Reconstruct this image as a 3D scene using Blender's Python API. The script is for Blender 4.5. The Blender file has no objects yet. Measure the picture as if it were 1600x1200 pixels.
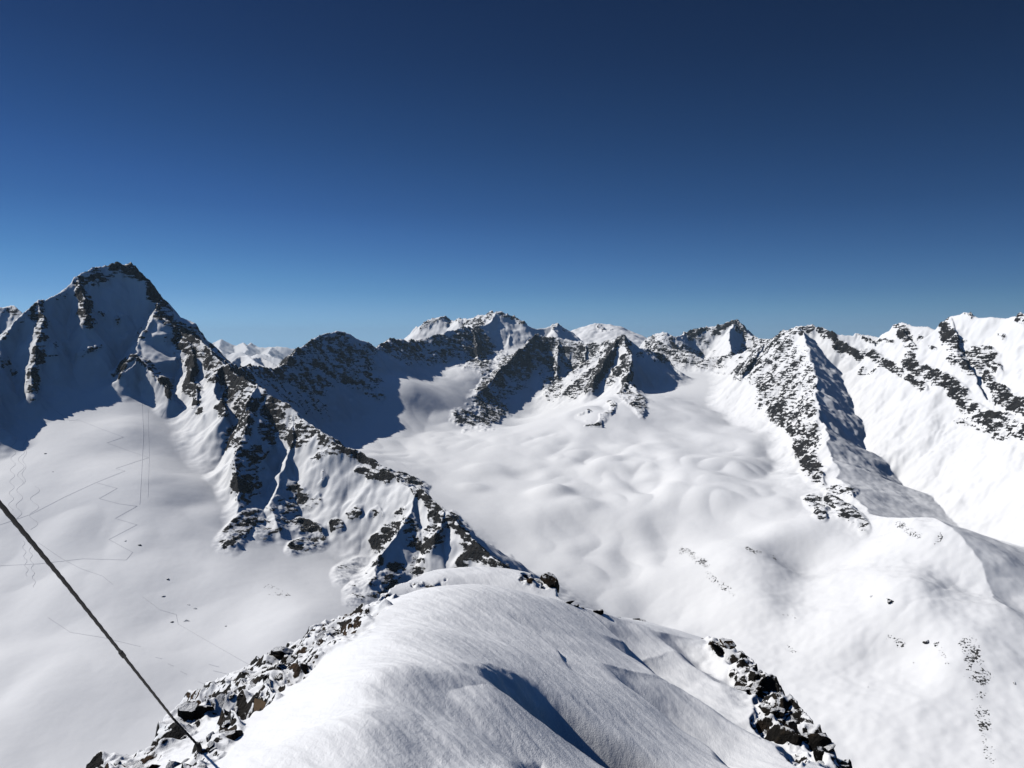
import bpy, bmesh, math, random
import numpy as np
from mathutils import Vector, Euler, Matrix
R = math.radians
random.seed(7); rng = np.random.default_rng(11)
scene = bpy.context.scene
col = scene.collection

# ------------------------------------------------------------------ camera, sky, sun
F = 1209.0; PITCH = R(3.3)                      # focal length (photo px), camera looks slightly down
cam_d = bpy.data.cameras.new('camera'); cam = bpy.data.objects.new('camera', cam_d); col.objects.link(cam)
cam_d.sensor_fit = 'HORIZONTAL'; cam_d.sensor_width = 36.0; cam_d.lens = 36.0*F/1600.0
cam_d.clip_start = 0.1; cam_d.clip_end = 200000.0
cam.location = (0, 0, 0); cam.rotation_euler = (R(90)-PITCH, 0, 0)
scene.camera = cam
SUN_AZ, SUN_EL = R(-72), R(40)                  # azimuth from the view direction, clockwise
world = bpy.data.worlds.new("World"); scene.world = world; world.use_nodes = True
wn = world.node_tree; bg = wn.nodes['Background']
sky = wn.nodes.new('ShaderNodeTexSky'); sky.sky_type = 'NISHITA'; sky.sun_disc = False
sky.sun_elevation = SUN_EL; sky.sun_rotation = SUN_AZ
sky.altitude = 3200; sky.air_density = 1.0; sky.dust_density = 0.25; sky.ozone_density = 2.6
# high-altitude sky: deep navy at the top of the view, so each channel of the sky model gets more contrast
_sep = wn.nodes.new('ShaderNodeSeparateColor'); _com = wn.nodes.new('ShaderNodeCombineColor')
wn.links.new(sky.outputs[0], _sep.inputs[0])
for _i, (_g, _k) in enumerate(((1.75, 1.60), (2.0, 2.9), (2.6, 7.2))):
    _m = wn.nodes.new('ShaderNodeMath'); _m.operation = 'MULTIPLY'; _m.inputs[1].default_value = 0.05
    _p = wn.nodes.new('ShaderNodeMath'); _p.operation = 'POWER'; _p.inputs[1].default_value = _g
    _q = wn.nodes.new('ShaderNodeMath'); _q.operation = 'MULTIPLY'; _q.inputs[1].default_value = _k/0.1
    _c = wn.nodes.new('ShaderNodeMath'); _c.operation = 'MINIMUM'; _c.inputs[1].default_value = (1.6, 2.6, 4.0)[_i]
    wn.links.new(_sep.outputs[_i], _m.inputs[0]); wn.links.new(_m.outputs[0], _p.inputs[0])
    wn.links.new(_p.outputs[0], _q.inputs[0]); wn.links.new(_q.outputs[0], _c.inputs[0]); wn.links.new(_c.outputs[0], _com.inputs[_i])
_tc = wn.nodes.new('ShaderNodeTexCoord'); _sx = wn.nodes.new('ShaderNodeSeparateXYZ'); wn.links.new(_tc.outputs['Generated'], _sx.inputs[0])
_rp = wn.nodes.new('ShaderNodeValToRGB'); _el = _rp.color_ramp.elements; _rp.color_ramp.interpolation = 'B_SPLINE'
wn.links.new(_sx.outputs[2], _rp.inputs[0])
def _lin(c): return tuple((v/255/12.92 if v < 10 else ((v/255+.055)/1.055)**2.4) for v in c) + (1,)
_st = [(0.0, (150, 194, 228)), (0.03, (124, 174, 214)), (0.06, (92, 144, 196)), (0.105, (69, 117, 174)), (0.16, (50, 91, 146)), (0.24, (36, 70, 117)), (0.33, (27, 54, 95)), (0.46, (19, 38, 73)), (0.6, (34, 64, 112)), (1.0, (48, 86, 142))]  # last stops: unseen overhead sky brightened as added fill for the shaded snow
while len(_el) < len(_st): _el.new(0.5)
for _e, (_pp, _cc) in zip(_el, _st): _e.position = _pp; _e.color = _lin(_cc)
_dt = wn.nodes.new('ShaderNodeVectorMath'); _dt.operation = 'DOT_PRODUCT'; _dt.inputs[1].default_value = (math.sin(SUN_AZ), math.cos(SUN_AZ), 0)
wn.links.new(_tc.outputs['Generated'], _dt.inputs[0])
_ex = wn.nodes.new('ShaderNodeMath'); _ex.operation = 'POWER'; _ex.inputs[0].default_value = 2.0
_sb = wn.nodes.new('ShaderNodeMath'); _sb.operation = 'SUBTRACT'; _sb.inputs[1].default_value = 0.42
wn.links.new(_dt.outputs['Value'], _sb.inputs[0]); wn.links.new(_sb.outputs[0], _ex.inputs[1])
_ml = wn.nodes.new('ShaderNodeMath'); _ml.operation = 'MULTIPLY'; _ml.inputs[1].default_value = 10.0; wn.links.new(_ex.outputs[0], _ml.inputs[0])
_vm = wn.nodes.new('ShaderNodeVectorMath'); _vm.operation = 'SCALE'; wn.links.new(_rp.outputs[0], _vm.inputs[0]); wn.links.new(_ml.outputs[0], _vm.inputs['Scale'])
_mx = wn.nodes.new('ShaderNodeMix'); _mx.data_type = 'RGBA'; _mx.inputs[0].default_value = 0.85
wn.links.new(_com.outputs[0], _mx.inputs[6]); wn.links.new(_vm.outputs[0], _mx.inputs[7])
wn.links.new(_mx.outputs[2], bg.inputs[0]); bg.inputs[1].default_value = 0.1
sun_d = bpy.data.lights.new('sun', 'SUN'); sun_o = bpy.data.objects.new('sun', sun_d); col.objects.link(sun_o)
sun_d.energy = 4.05; sun_d.angle = R(0.5); sun_d.color = (1.0, 0.965, 0.91)
sdir = Vector((math.sin(SUN_AZ)*math.cos(SUN_EL), math.cos(SUN_AZ)*math.cos(SUN_EL), math.sin(SUN_EL)))
sun_o.rotation_euler = sdir.to_track_quat('Z', 'Y').to_euler(); sun_o.location = (-60, 30, 60)
scene.view_settings.view_transform = 'Standard'; scene.view_settings.look = 'None'
scene.view_settings.exposure = 0.0; scene.view_settings.gamma = 1.0
scene.render.engine = 'CYCLES'
scene.cycles.diffuse_bounces = 0

# ------------------------------------------------------------------ helpers
def tag(o, label=None, cat=None, group=None, kind=None):
    if label: o['label'] = label
    if cat: o['category'] = cat
    if group: o['group'] = group
    if kind: o['kind'] = kind
    return o

cp, sp = math.cos(PITCH), math.sin(PITCH)
def pix_dir(px, py):
    """photo pixel -> azimuth, tan(elevation)"""
    x = (px-800.0)/F; y = (600.0-py)/F
    X = x; Y = cp + y*sp; Z = -sp + y*cp
    return math.atan2(X, Y), Z/math.hypot(X, Y)
def P(px, py, r=None, z=None):
    a, t = pix_dir(px, py)
    if r is None: r = z/t
    return (r*math.sin(a), r*math.cos(a), r*t)
def project(x, y, z):
    """world arrays -> photo pixel arrays"""
    yc = y*cp - z*sp; zc = y*sp + z*cp
    yc = np.maximum(yc, 1e-3)
    return 800 + F*x/yc, 600 - F*zc/yc

_perm = rng.permutation(256).astype(np.int64); _perm = np.concatenate([_perm, _perm])
_ga = rng.uniform(0, 2*np.pi, 256); _gx = np.cos(_ga).astype(np.float32); _gy = np.sin(_ga).astype(np.float32)
def perlin(x, y, seed=0):
    x = np.asarray(x, np.float64) + seed*17.31; y = np.asarray(y, np.float64) - seed*9.77
    xi = np.floor(x); yi = np.floor(y)
    xf = (x-xi).astype(np.float32); yf = (y-yi).astype(np.float32)
    xi = xi.astype(np.int64) & 255; yi = yi.astype(np.int64) & 255
    u = xf*xf*xf*(xf*(xf*6-15)+10); v = yf*yf*yf*(yf*(yf*6-15)+10)
    def g(ix, iy, dx, dy):
        h = _perm[_perm[ix & 255] + (iy & 255)]
        return _gx[h]*dx + _gy[h]*dy
    n00 = g(xi, yi, xf, yf); n10 = g(xi+1, yi, xf-1, yf)
    n01 = g(xi, yi+1, xf, yf-1); n11 = g(xi+1, yi+1, xf-1, yf-1)
    a = n00 + u*(n10-n00); b = n01 + u*(n11-n01)
    return (a + v*(b-a))*1.5
def fbm(x, y, octs=4, seed=0, gain=0.5):
    s = 0; a = 1.0; f = 1.0
    for i in range(octs):
        s = s + a*perlin(x*f, y*f, seed+i*3); a *= gain; f *= 2.03
    return s
def ridged(x, y, octs=4, seed=0, gain=0.55):
    s = 0; a = 1.0; f = 1.0
    for i in range(octs):
        s = s + a*(1-2*np.abs(perlin(x*f, y*f, seed+i*5))); a *= gain; f *= 2.07
    return s
def sstep(a, b, x):
    t = np.clip((x-a)/(b-a), 0, 1); return t*t*(3-2*t)
def smax(a, b, k):
    h = np.maximum(k-np.abs(a-b), 0)/k
    return np.maximum(a, b) + h*h*k*0.25
def tps_fit(pts, lam=1e-4):
    """thin plate spline through (x, y, z) in log-polar coordinates"""
    p = np.array(pts, float)
    uv = np.stack([np.arctan2(p[:, 0], p[:, 1]), np.log(np.hypot(p[:, 0], p[:, 1]))], 1)
    n = len(p); d = np.linalg.norm(uv[:, None]-uv[None], axis=2)
    K = np.where(d > 0, d*d*np.log(d+1e-12), 0) + lam*np.eye(n)
    Q = np.c_[np.ones(n), uv]; A = np.zeros((n+3, n+3)); A[:n, :n] = K; A[:n, n:] = Q; A[n:, :n] = Q.T
    w = np.linalg.solve(A, np.r_[p[:, 2], 0, 0, 0])
    def ev(x, y):
        u = np.arctan2(x, y); v = np.log(np.hypot(x, y))
        out = w[n] + w[n+1]*u + w[n+2]*v
        for i in range(n):
            d2 = (u-uv[i, 0])**2 + (v-uv[i, 1])**2
            out = out + w[i]*0.5*d2*np.log(d2+1e-12)
        return out
    return ev
def cubic_rows(src, dst):
    """matrix that resamples a regular axis src at dst (Catmull-Rom)"""
    f = np.clip((dst-src[0])/(src[1]-src[0]), 0, len(src)-1.0001); i = f.astype(int); t = f-i
    W = np.zeros((len(dst), len(src))); k = np.arange(len(dst))
    w = (-0.5*t+t*t-0.5*t**3, 1-2.5*t*t+1.5*t**3, 0.5*t+2*t*t-1.5*t**3, -0.5*t*t+0.5*t**3)
    for o, ww in zip((-1, 0, 1, 2), w): np.add.at(W, (k, np.clip(i+o, 0, len(src)-1)), ww)
    return W
def grid_mesh(name, X, Y, Z, mats, attrs={}, fmask=None):
    nr, nc = X.shape
    co = np.stack([X, Y, Z], -1).reshape(-1, 3).astype(np.float32)
    idx = np.arange(nr*nc).reshape(nr, nc)
    q = np.stack([idx[:-1, :-1], idx[:-1, 1:], idx[1:, 1:], idx[1:, :-1]], -1).reshape(-1, 4)
    if fmask is not None:
        q = q[fmask.reshape(-1)]
        used = np.zeros(nr*nc, bool); used[q.ravel()] = True
        remap = np.cumsum(used)-1; q = remap[q]; co = co[used]
    else: used = slice(None)
    me = bpy.data.meshes.new(name)
    me.vertices.add(len(co)); me.vertices.foreach_set('co', co.ravel())
    me.loops.add(q.size); me.loops.foreach_set('vertex_index', q.ravel().astype(np.int32))
    me.polygons.add(len(q)); me.polygons.foreach_set('loop_start', np.arange(0, q.size, 4, dtype=np.int32))
    me.polygons.foreach_set('loop_total', np.full(len(q), 4, np.int32))
    me.polygons.foreach_set('use_smooth', np.ones(len(q), bool))
    for k, a in attrs.items():
        at = me.attributes.new(k, 'FLOAT', 'POINT'); at.data.foreach_set('value', a.reshape(-1)[used].astype(np.float32))
    me.update(calc_edges=True)
    for m in mats: me.materials.append(m)
    o = bpy.data.objects.new(name, me); col.objects.link(o)
    return o

# ------------------------------------------------------------------ materials
def nodes_of(name):
    m = bpy.data.materials.new(name); m.use_nodes = True
    nt = m.node_tree; return m, nt, nt.nodes['Principled BSDF']
def N(nt, typ, **kw):
    n = nt.nodes.new(typ)
    for k, v in kw.items():
        if k.startswith('i_'): n.inputs[k[2:].replace('_', ' ')].default_value = v
        else: setattr(n, k, v)
    return n
def math_n(nt, op, a, b=None, clamp=False):
    n = nt.nodes.new('ShaderNodeMath'); n.operation = op; n.use_clamp = clamp
    for i, v in enumerate((a, b)):
        if v is None: continue
        if isinstance(v, (int, float)): n.inputs[i].default_value = v
        else: nt.links.new(v, n.inputs[i])
    return n.outputs[0]
def ramp(nt, fac, stops):
    n = nt.nodes.new('ShaderNodeValToRGB'); e = n.color_ramp.elements
    while len(e) < len(stops): e.new(0.5)
    for el, (p, c) in zip(e, stops): el.position = p; el.color = (*c, 1)
    nt.links.new(fac, n.inputs[0]); return n.outputs[0]
def noise(nt, vec, scale, detail=4, rough=0.55):
    n = nt.nodes.new('ShaderNodeTexNoise'); n.inputs['Scale'].default_value = scale
    n.inputs['Detail'].default_value = detail; n.inputs['Roughness'].default_value = rough
    nt.links.new(vec, n.inputs['Vector']); return n.outputs['Fac']
def mixc(nt, fac, a, b):
    n = nt.nodes.new('ShaderNodeMix'); n.data_type = 'RGBA'
    for s, v in ((n.inputs[0], fac), (n.inputs[6], a), (n.inputs[7], b)):
        if isinstance(v, (tuple, list)): s.default_value = (*v, 1)
        elif isinstance(v, (int, float)): s.default_value = v
        else: nt.links.new(v, s)
    return n.outputs[2]
SNOW = (0.86, 0.87, 0.885)
def mountain_material():
    m, nt, b = nodes_of('snow_and_rock')
    pos = N(nt, 'ShaderNodeNewGeometry').outputs['Position']
    at = N(nt, 'ShaderNodeAttribute', attribute_name='rock').outputs['Fac']
    n1 = noise(nt, pos, 0.11, 5, 0.6)
    mp = N(nt, 'ShaderNodeMapping'); mp.inputs['Rotation'].default_value = (0.0, R(-35), R(20)); mp.inputs['Scale'].default_value = (0.05, 0.05, 0.32)
    nt.links.new(pos, mp.inputs['Vector'])
    n2 = noise(nt, mp.outputs[0], 0.6, 4, 0.6)
    n3 = noise(nt, pos, 0.028, 4, 0.6)
    v = math_n(nt, 'ADD', at, math_n(nt, 'MULTIPLY', math_n(nt, 'SUBTRACT', n1, 0.5), 0.8))
    v = math_n(nt, 'ADD', v, math_n(nt, 'MULTIPLY', math_n(nt, 'SUBTRACT', n2, 0.5), 1.3))
    v = math_n(nt, 'ADD', v, math_n(nt, 'MULTIPLY', math_n(nt, 'SUBTRACT', n3, 0.5), 1.0))
    v = math_n(nt, 'MULTIPLY', v, ramp(nt, at, [(0.05, (0, 0, 0)), (0.2, (1, 1, 1))]))
    mask = ramp(nt, v, [(0.45, (0, 0, 0)), (0.52, (1, 1, 1))])
    st_ = N(nt, 'ShaderNodeAttribute', attribute_name='stones').outputs['Fac']
    v2 = math_n(nt, 'ADD', noise(nt, pos, 0.30, 3, 0.6), math_n(nt, 'MULTIPLY', noise(nt, pos, 0.05, 2, 0.5), 0.6))
    v2 = math_n(nt, 'ADD', v2, math_n(nt, 'MULTIPLY', st_, 0.42))
    v2 = math_n(nt, 'MULTIPLY', ramp(nt, math_n(nt, 'SUBTRACT', v2, 0.5), [(0.625, (0, 0, 0)), (0.67, (1, 1, 1))]), math_n(nt, 'GREATER_THAN', st_, 0.03))
    mask = math_n(nt, 'MAXIMUM', mask, v2)
    rc = ramp(nt, noise(nt, pos, 0.05, 6, 0.65), [(0.3, (0.016, 0.016, 0.017)), (0.6, (0.036, 0.034, 0.032)), (0.8, (0.068, 0.061, 0.052))])
    nt.links.new(mixc(nt, mask, SNOW, rc), b.inputs['Base Color'])
    b.inputs['Roughness'].default_value = 0.9; b.inputs['Specular IOR Level'].default_value = 0.15
    bh = math_n(nt, 'ADD', math_n(nt, 'MULTIPLY', math_n(nt, 'MULTIPLY', noise(nt, pos, 0.16, 5, 0.6), mask), 9.0),
                math_n(nt, 'MULTIPLY', noise(nt, pos, 0.03, 3, 0.5), 0.8))
    bp = N(nt, 'ShaderNodeBump'); bp.inputs['Strength'].default_value = 1.0; bp.inputs['Distance'].default_value = 1.0
    nt.links.new(bh, bp.inputs['Height']); nt.links.new(bp.outputs[0], b.inputs['Normal'])
    return m
M_MTN = mountain_material()

# ------------------------------------------------------------------ mountains and valley: one height field
# floor: points of the snow-covered valley bottoms
fl = []
def FZ(*a):
    for px, py, z in a: fl.append(P(px, py, z=z))
FZ((170, 600, -104), (100, 605, -112), (170, 643, -157), (60, 700, -205), (200, 665, -178), (250, 645, -166), (170, 700, -211), (230, 750, -248), (170, 800, -282), (60, 800, -280), (60, 900, -332), (170, 900, -334),
   (330, 880, -336), (100, 1000, -370), (250, 980, -368), (400, 940, -360), (480, 960, -366), (350, 1060, -392), (30, 1150, -400), (200, 1150, -404), (-150, 1000, -370), (-150, 800, -275), (-150, 700, -210),
   (300, 720, -245), (330, 800, -300),
   (540, 668, -316), (600, 660, -312), (660, 645, -292), (700, 620, -248), (690, 598, -206), (620, 590, -161), (645, 612, -213), (840, 668, -378), (860, 640, -325), (820, 655, -380), (880, 622, -300), (795, 668, -385), (740, 580, -165), (800, 545, -60),
   (700, 690, -362), (600, 700, -366), (720, 760, -410), (800, 860, -470), (860, 780, -415), (780, 700, -355), (850, 690, -345), (900, 640, -270), (960, 620, -240),
   (870, 730, -385), (950, 760, -400), (1000, 690, -335), (1060, 680, -325), (1110, 640, -285), (1120, 600, -215), (1150, 600, -215), (1180, 680, -315),
   (1000, 860, -470), (1050, 780, -410), (1130, 760, -380), (1200, 760, -375), (1250, 800, -400), (1100, 860, -465), (1200, 880, -460), (900, 900, -490),
   (1000, 950, -515), (1150, 980, -520), (1250, 1050, -545), (1300, 900, -455), (1350, 850, -420), (1430, 840, -430), (1520, 860, -440), (1620, 870, -430),
   (1400, 950, -490), (1500, 950, -480), (1600, 980, -480), (1400, 1080, -550), (1500, 1100, -545), (1600, 1150, -545), (1390, 662, -314), (1440, 760, -425), (1520, 780, -418), (1430, 625, -228), (1500, 672, -290), (1570, 705, -308), (1480, 820, -440),
   (1600, 800, -405), (1400, 700, -358), (1600, 730, -325), (1750, 800, -380), (1750, 1000, -480), (1340, 1180, -575))
for px, r, z in ((100, 3300, -300), (250, 3000, -320), (300, 4200, -400), (420, 3900, -400), (420, 3000, -300), (520, 4400, -400), (600, 5000, -380), (450, 5300, -450), (750, 6000, -350)):
    a_ = pix_dir(px, 600)[0]; fl.append((r*math.sin(a_), r*math.cos(a_), z))
for a in range(-110, 111, 20):
    for r, z in ((45, -40), (150, -130), (330, -270)): fl.append((r*math.sin(R(a)), r*math.cos(R(a)), z))
    for r, z in ((6500, -420), (9000, -600), (14000, -700), (30000, -900), (60000, -1500)): fl.append((r*math.sin(R(a)), r*math.cos(R(a)), z))
for a in (-110, -90, -70, -52): fl.append((900*math.sin(R(a)), 900*math.cos(R(a)), -430)); fl.append((2000*math.sin(R(a)), 2000*math.cos(R(a)), -300))
for a in (50, 70, 90, 110): fl.append((900*math.sin(R(a)), 900*math.cos(R(a)), -520)); fl.append((2500*math.sin(R(a)), 2500*math.cos(R(a)), -350))
floor_ev = tps_fit(fl)

# ridges: photo pixel and distance of crest points, slope to the left and to the right of the direction of travel
RID = []
def ridge(pts, sl, sr, conc=0.3, dmax=1e5):
    RID.append(([P(*p) for p in pts], sl, sr, conc, dmax))
# left massif
ridge([(-330, 640, 1700), (-200, 610, 1850), (-60, 580, 1930), (0, 532, 2060), (40, 490, 2130), (62, 476, 2180), (90, 460, 2230), (122, 436, 2300), (135, 427, 2320), (155, 418, 2350), (180, 412, 2380),
       (192, 421, 2380), (205, 416, 2380), (215, 425, 2370), (235, 450, 2340), (250, 475, 2310), (264, 503, 2260), (282, 520, 2200), (300, 528, 2150), (322, 546, 2080), (345, 568, 2000), (372, 594, 1900),
       (400, 605, 1800)], 1.0, 1.15)
ridge([(400, 605, 1800), (415, 612, 1780), (440, 630, 1740), (457, 642, 1700), (480, 664, 1640), (510, 682, 1590), (545, 700, 1540), (580, 725, 1490), (620, 752, 1440), (650, 765, 1400), (690, 800, 1330),
       (740, 845, 1250), (790, 888, 1180), (800, 960, 1120)], 0.95, 1.0)
ridge([(62, 476, 2180), (62, 515, 2080), (58, 560, 2000), (52, 610, 1910)], 1.25, 0.75)
ridge([(122, 436, 2300), (132, 470, 2220), (137, 495, 2160)], 1.3, 0.9)
ridge([(0, 535, 2060), (-8, 580, 1930), (-20, 640, 1780)], 1.1, 1.0)
ridge([(250, 475, 2310), (240, 490, 2240), (222, 530, 2150), (210, 560, 2080)], 0.6, 1.05, 0.1, 80)
ridge([(190, 585, 1990), (215, 566, 2040), (245, 590, 1985), (262, 610, 1930)], 1.0, 1.7)
ridge([(290, 530, 2160), (300, 565, 2060), (302, 600, 1960), (311, 632, 1870)], 1.3, 0.9)
ridge([(345, 570, 2000), (335, 590, 1930), (340, 625, 1820), (350, 650, 1740)], 1.2, 0.9)
ridge([(400, 605, 1800), (392, 640, 1710), (378, 690, 1600), (368, 740, 1515), (372, 775, 1465), (356, 845, 1362)], 0.85, 1.3)
ridge([(457, 642, 1700), (452, 690, 1630), (440, 740, 1550), (430, 800, 1452), (440, 850, 1366)], 0.75, 1.1)
ridge([(650, 765, 1400), (640, 800, 1352), (620, 840, 1300), (590, 880, 1244), (570, 930, 1180)], 0.72, 1.1)
ridge([(690, 800, 1330), (682, 840, 1275)], 0.85, 1.1)
ridge([(-60, 470, 3300), (0, 483, 3200), (20, 478, 3200), (35, 490, 3150), (60, 540, 3100)], 1.0, 1.0)
# connecting ridge to the dome
ridge([(345, 568, 2000), (370, 578, 2250), (400, 573, 2500), (430, 580, 2700), (450, 566, 2850), (462, 548, 2950), (487, 533, 3100), (502, 524, 3200), (525, 519, 3300), (550, 524, 3350), (570, 533, 3400),
       (588, 544, 3500)], 0.8, 1.12)
ridge([(588, 544, 3500), (596, 539, 3650), (610, 531, 3850), (650, 534, 4150), (700, 519, 4450), (733, 511, 4700)], 0.8, 0.82)
# central massif
ridge([(636, 530, 5300), (650, 513, 5300), (668, 500, 5300), (690, 493, 5300), (705, 501, 5300), (727, 498, 5150), (745, 494, 5100), (760, 490, 5050), (775, 486, 5000), (790, 490, 5000), (800, 495, 5000), (812, 497, 5000),
       (825, 508, 5000), (838, 513, 5050), (855, 512, 5100), (872, 506, 5150), (885, 513, 5200), (900, 525, 5250)], 0.9, 0.75)
ridge([(733, 511, 4700), (742, 530, 4550), (748, 565, 4300)], 1.3, 1.3)
ridge([(775, 486, 5000), (765, 505, 4850), (742, 512, 4750)], 0.9, 0.9)
ridge([(800, 495, 5000), (795, 520, 4850), (795, 535, 4750)], 1.0, 0.8)
ridge([(872, 506, 5150), (865, 520, 4950)], 0.7, 0.7)
ridge([(890, 520, 5700), (905, 512, 5700), (930, 507, 5700), (955, 505, 5700), (972, 512, 5700), (990, 522, 5700), (1005, 530, 5600)], 0.5, 0.35)
# triangular rock spur
ridge([(718, 656, 3420), (735, 627, 3620), (765, 598, 3830), (790, 570, 4020), (815, 545, 4220), (838, 525, 4370)], 0.75, 1.35)
ridge([(838, 525, 4370), (870, 529, 4370), (905, 535, 4320), (940, 537, 4220), (962, 530, 4060), (973, 524, 3950)], 0.7, 1.75, 0.1)
ridge([(973, 524, 3950), (985, 535, 3950), (1000, 544, 4000), (1035, 556, 4130), (1062, 578, 4050)], 0.75, 1.05)
ridge([(873, 529, 4370), (872, 560, 4250), (870, 595, 4130)], 1.6, 1.6)
ridge([(915, 536, 4300), (915, 570, 4150), (912, 595, 4050)], 1.6, 1.6)
ridge([(973, 524, 3950), (955, 550, 3800), (938, 580, 3650), (925, 602, 3550)], 1.2, 1.0)
ridge([(973, 524, 3950), (986, 560, 3680), (980, 600, 3430), (956, 636, 3200), (938, 662, 3040), (925, 690, 2900)], 1.25, 0.72)
ridge([(945, 635, 3210), (915, 665, 3050), (895, 700, 2880), (885, 730, 2740)], 1.0, 0.6)
ridge([(925, 655, 3050), (935, 680, 2960), (945, 692, 2900)], 1.1, 0.6)
ridge([(985, 600, 3430), (1005, 625, 3250), (1000, 650, 3120)], 0.8, 0.6)
# right centre background
ridge([(1008, 533, 5000), (1025, 524, 4950), (1042, 519, 4900), (1057, 526, 4900), (1072, 521, 5050), (1100, 513, 5100), (1125, 510, 5100), (1138, 504, 5100), (1150, 501, 5100), (1158, 510, 5050), (1167, 519, 5000),
       (1188, 532, 4900), (1210, 536, 4800)], 0.8, 0.95)
ridge([(1150, 501, 5100), (1140, 520, 4900), (1143, 545, 4650)], 1.2, 1.0)
ridge([(1008, 545, 4700), (1030, 538, 4550), (1065, 550, 4450), (1100, 563, 4350), (1130, 560, 4300), (1160, 552, 4200), (1190, 540, 3950)], 0.6, 0.8)
# right rock spur
ridge([(1188, 537, 3750), (1205, 528, 3650), (1228, 517, 3500), (1240, 516, 3420), (1252, 512, 3350), (1272, 511, 3350), (1290, 517, 3300), (1300, 523, 3260), (1340, 521, 3250), (1355, 517, 3230), (1375, 520, 3200),
       (1400, 510, 3130), (1410, 507, 3100), (1425, 513, 3060), (1450, 511, 3020), (1470, 518, 2980), (1480, 503, 2930), (1495, 495, 2900), (1515, 490, 2870), (1530, 496, 2840), (1560, 495, 2790), (1600, 492, 2720),
       (1700, 470, 2600), (1850, 430, 2400), (2100, 380, 2200)], 0.8, 1.02)
ridge([(1250, 514, 3350), (1264, 545, 3120), (1270, 570, 2960), (1278, 605, 2760), (1281, 645, 2530), (1287, 670, 2420)], 0.75, 0.95, 0.08)
ridge([(1287, 670, 2420), (1290, 690, 2310), (1301, 722, 2160)], 0.52, 0.95, 0.08)
ridge([(1301, 722, 2160), (1322, 762, 1980), (1352, 805, 1810), (1400, 818, 1740), (1450, 832, 1670)], 0.33, 0.55, 0.05)
ridge([(1195, 537, 3650), (1175, 565, 3480), (1160, 590, 3330)], 1.2, 0.9)
ridge([(1232, 520, 3450), (1215, 570, 3200), (1205, 620, 2980)], 1.1, 1.0)
ridge([(1352, 518, 3230), (1385, 560, 3050), (1400, 585, 2930)], 0.8, 0.9)
ridge([(1405, 510, 3100), (1440, 560, 2870), (1480, 610, 2680)], 0.7, 0.9)
ridge([(1485, 500, 2900), (1500, 560, 2680), (1545, 620, 2470), (1590, 670, 2300)], 0.7, 0.9)
# near right hummocks
ridge([(1450, 832, 1670), (1500, 872, 1560), (1540, 905, 1490), (1565, 945, 1400)], 0.2, 0.3)
ridge([(1600, 690, 2330), (1700, 700, 2200), (1850, 720, 2000)], 0.7, 0.7)
# far range
ridge([(200, 560, 16000), (300, 545, 17000), (318, 543, 18000), (328, 537, 18300), (336, 534, 18500), (345, 530, 18500), (352, 534, 18400), (360, 538, 18500), (367, 541, 18300), (374, 538, 18300), (380, 536, 18200), (386, 540, 18200),
       (393, 535, 18500), (399, 539, 18400), (408, 543, 18200), (425, 542, 18100), (440, 541, 18000), (470, 546, 18000), (600, 548, 18000)], 0.4, 0.42)
ridge([(345, 530, 18500), (341, 543, 16500), (350, 552, 15000)], 0.5, 0.5); ridge([(380, 536, 18200), (388, 546, 16500), (375, 556, 14500)], 0.5, 0.5)
ridge([(425, 542, 18100), (418, 552, 16000), (430, 560, 14500)], 0.5, 0.5)
ridge([(325, 556, 12500), (345, 549, 13000), (356, 554, 12900), (375, 549, 12800), (392, 557, 12500), (410, 553, 12300), (440, 560, 12000), (470, 558, 12000)], 0.45, 0.5)
ridge([(350, 575, 6000), (374, 557, 6300), (385, 555, 6300), (400, 566, 6000), (415, 574, 5800), (430, 582, 5600)], 0.6, 0.7)
ridge([(395, 560, 7000), (407, 557, 7200), (425, 566, 7000), (450, 575, 6800)], 0.6, 0.7)

def tents(x, y, floor):
    out = floor.copy()
    xf = x.ravel(); yf = y.ravel(); ff = floor.ravel(); of = np.full(xf.shape, -1e5)
    for pts, sl, sr, conc, dmax in RID:
        best = np.full(1, 0)
        for a, b in zip(pts[:-1], pts[1:]):
            zmax = max(a[2], b[2]); smin = min(sl, sr)
            rad = (zmax+750)/smin if math.hypot(a[0], a[1]) < 9000 else (zmax+1100)/smin
            cx, cy = (a[0]+b[0])/2, (a[1]+b[1])/2; L = math.hypot(b[0]-a[0], b[1]-a[1])
            rr = rad + L/2
            m = np.nonzero((np.abs(xf-cx) < rr) & (np.abs(yf-cy) < rr))[0]
            if not len(m): continue
            px = xf[m]-a[0]; py = yf[m]-a[1]; ux, uy = (b[0]-a[0])/L, (b[1]-a[1])/L
            t = np.clip(px*ux+py*uy, 0, L)
            dx = px-t*ux; dy = py-t*uy; d = np.hypot(dx, dy)+1e-6
            side = (ux*dy-uy*dx)/d
            s = sr + (sl-sr)*(0.5+0.5*side)
            big = 60.0 if math.hypot(a[0], a[1]) < 9000 else 300.0
            v = a[2]+(b[2]-a[2])*t/L - s*(d + conc*big*(1-np.exp(-d/big)) + 2.5*np.maximum(d-dmax, 0))
            of[m] = np.maximum(of[m], v)
    return of.reshape(x.shape)

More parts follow.
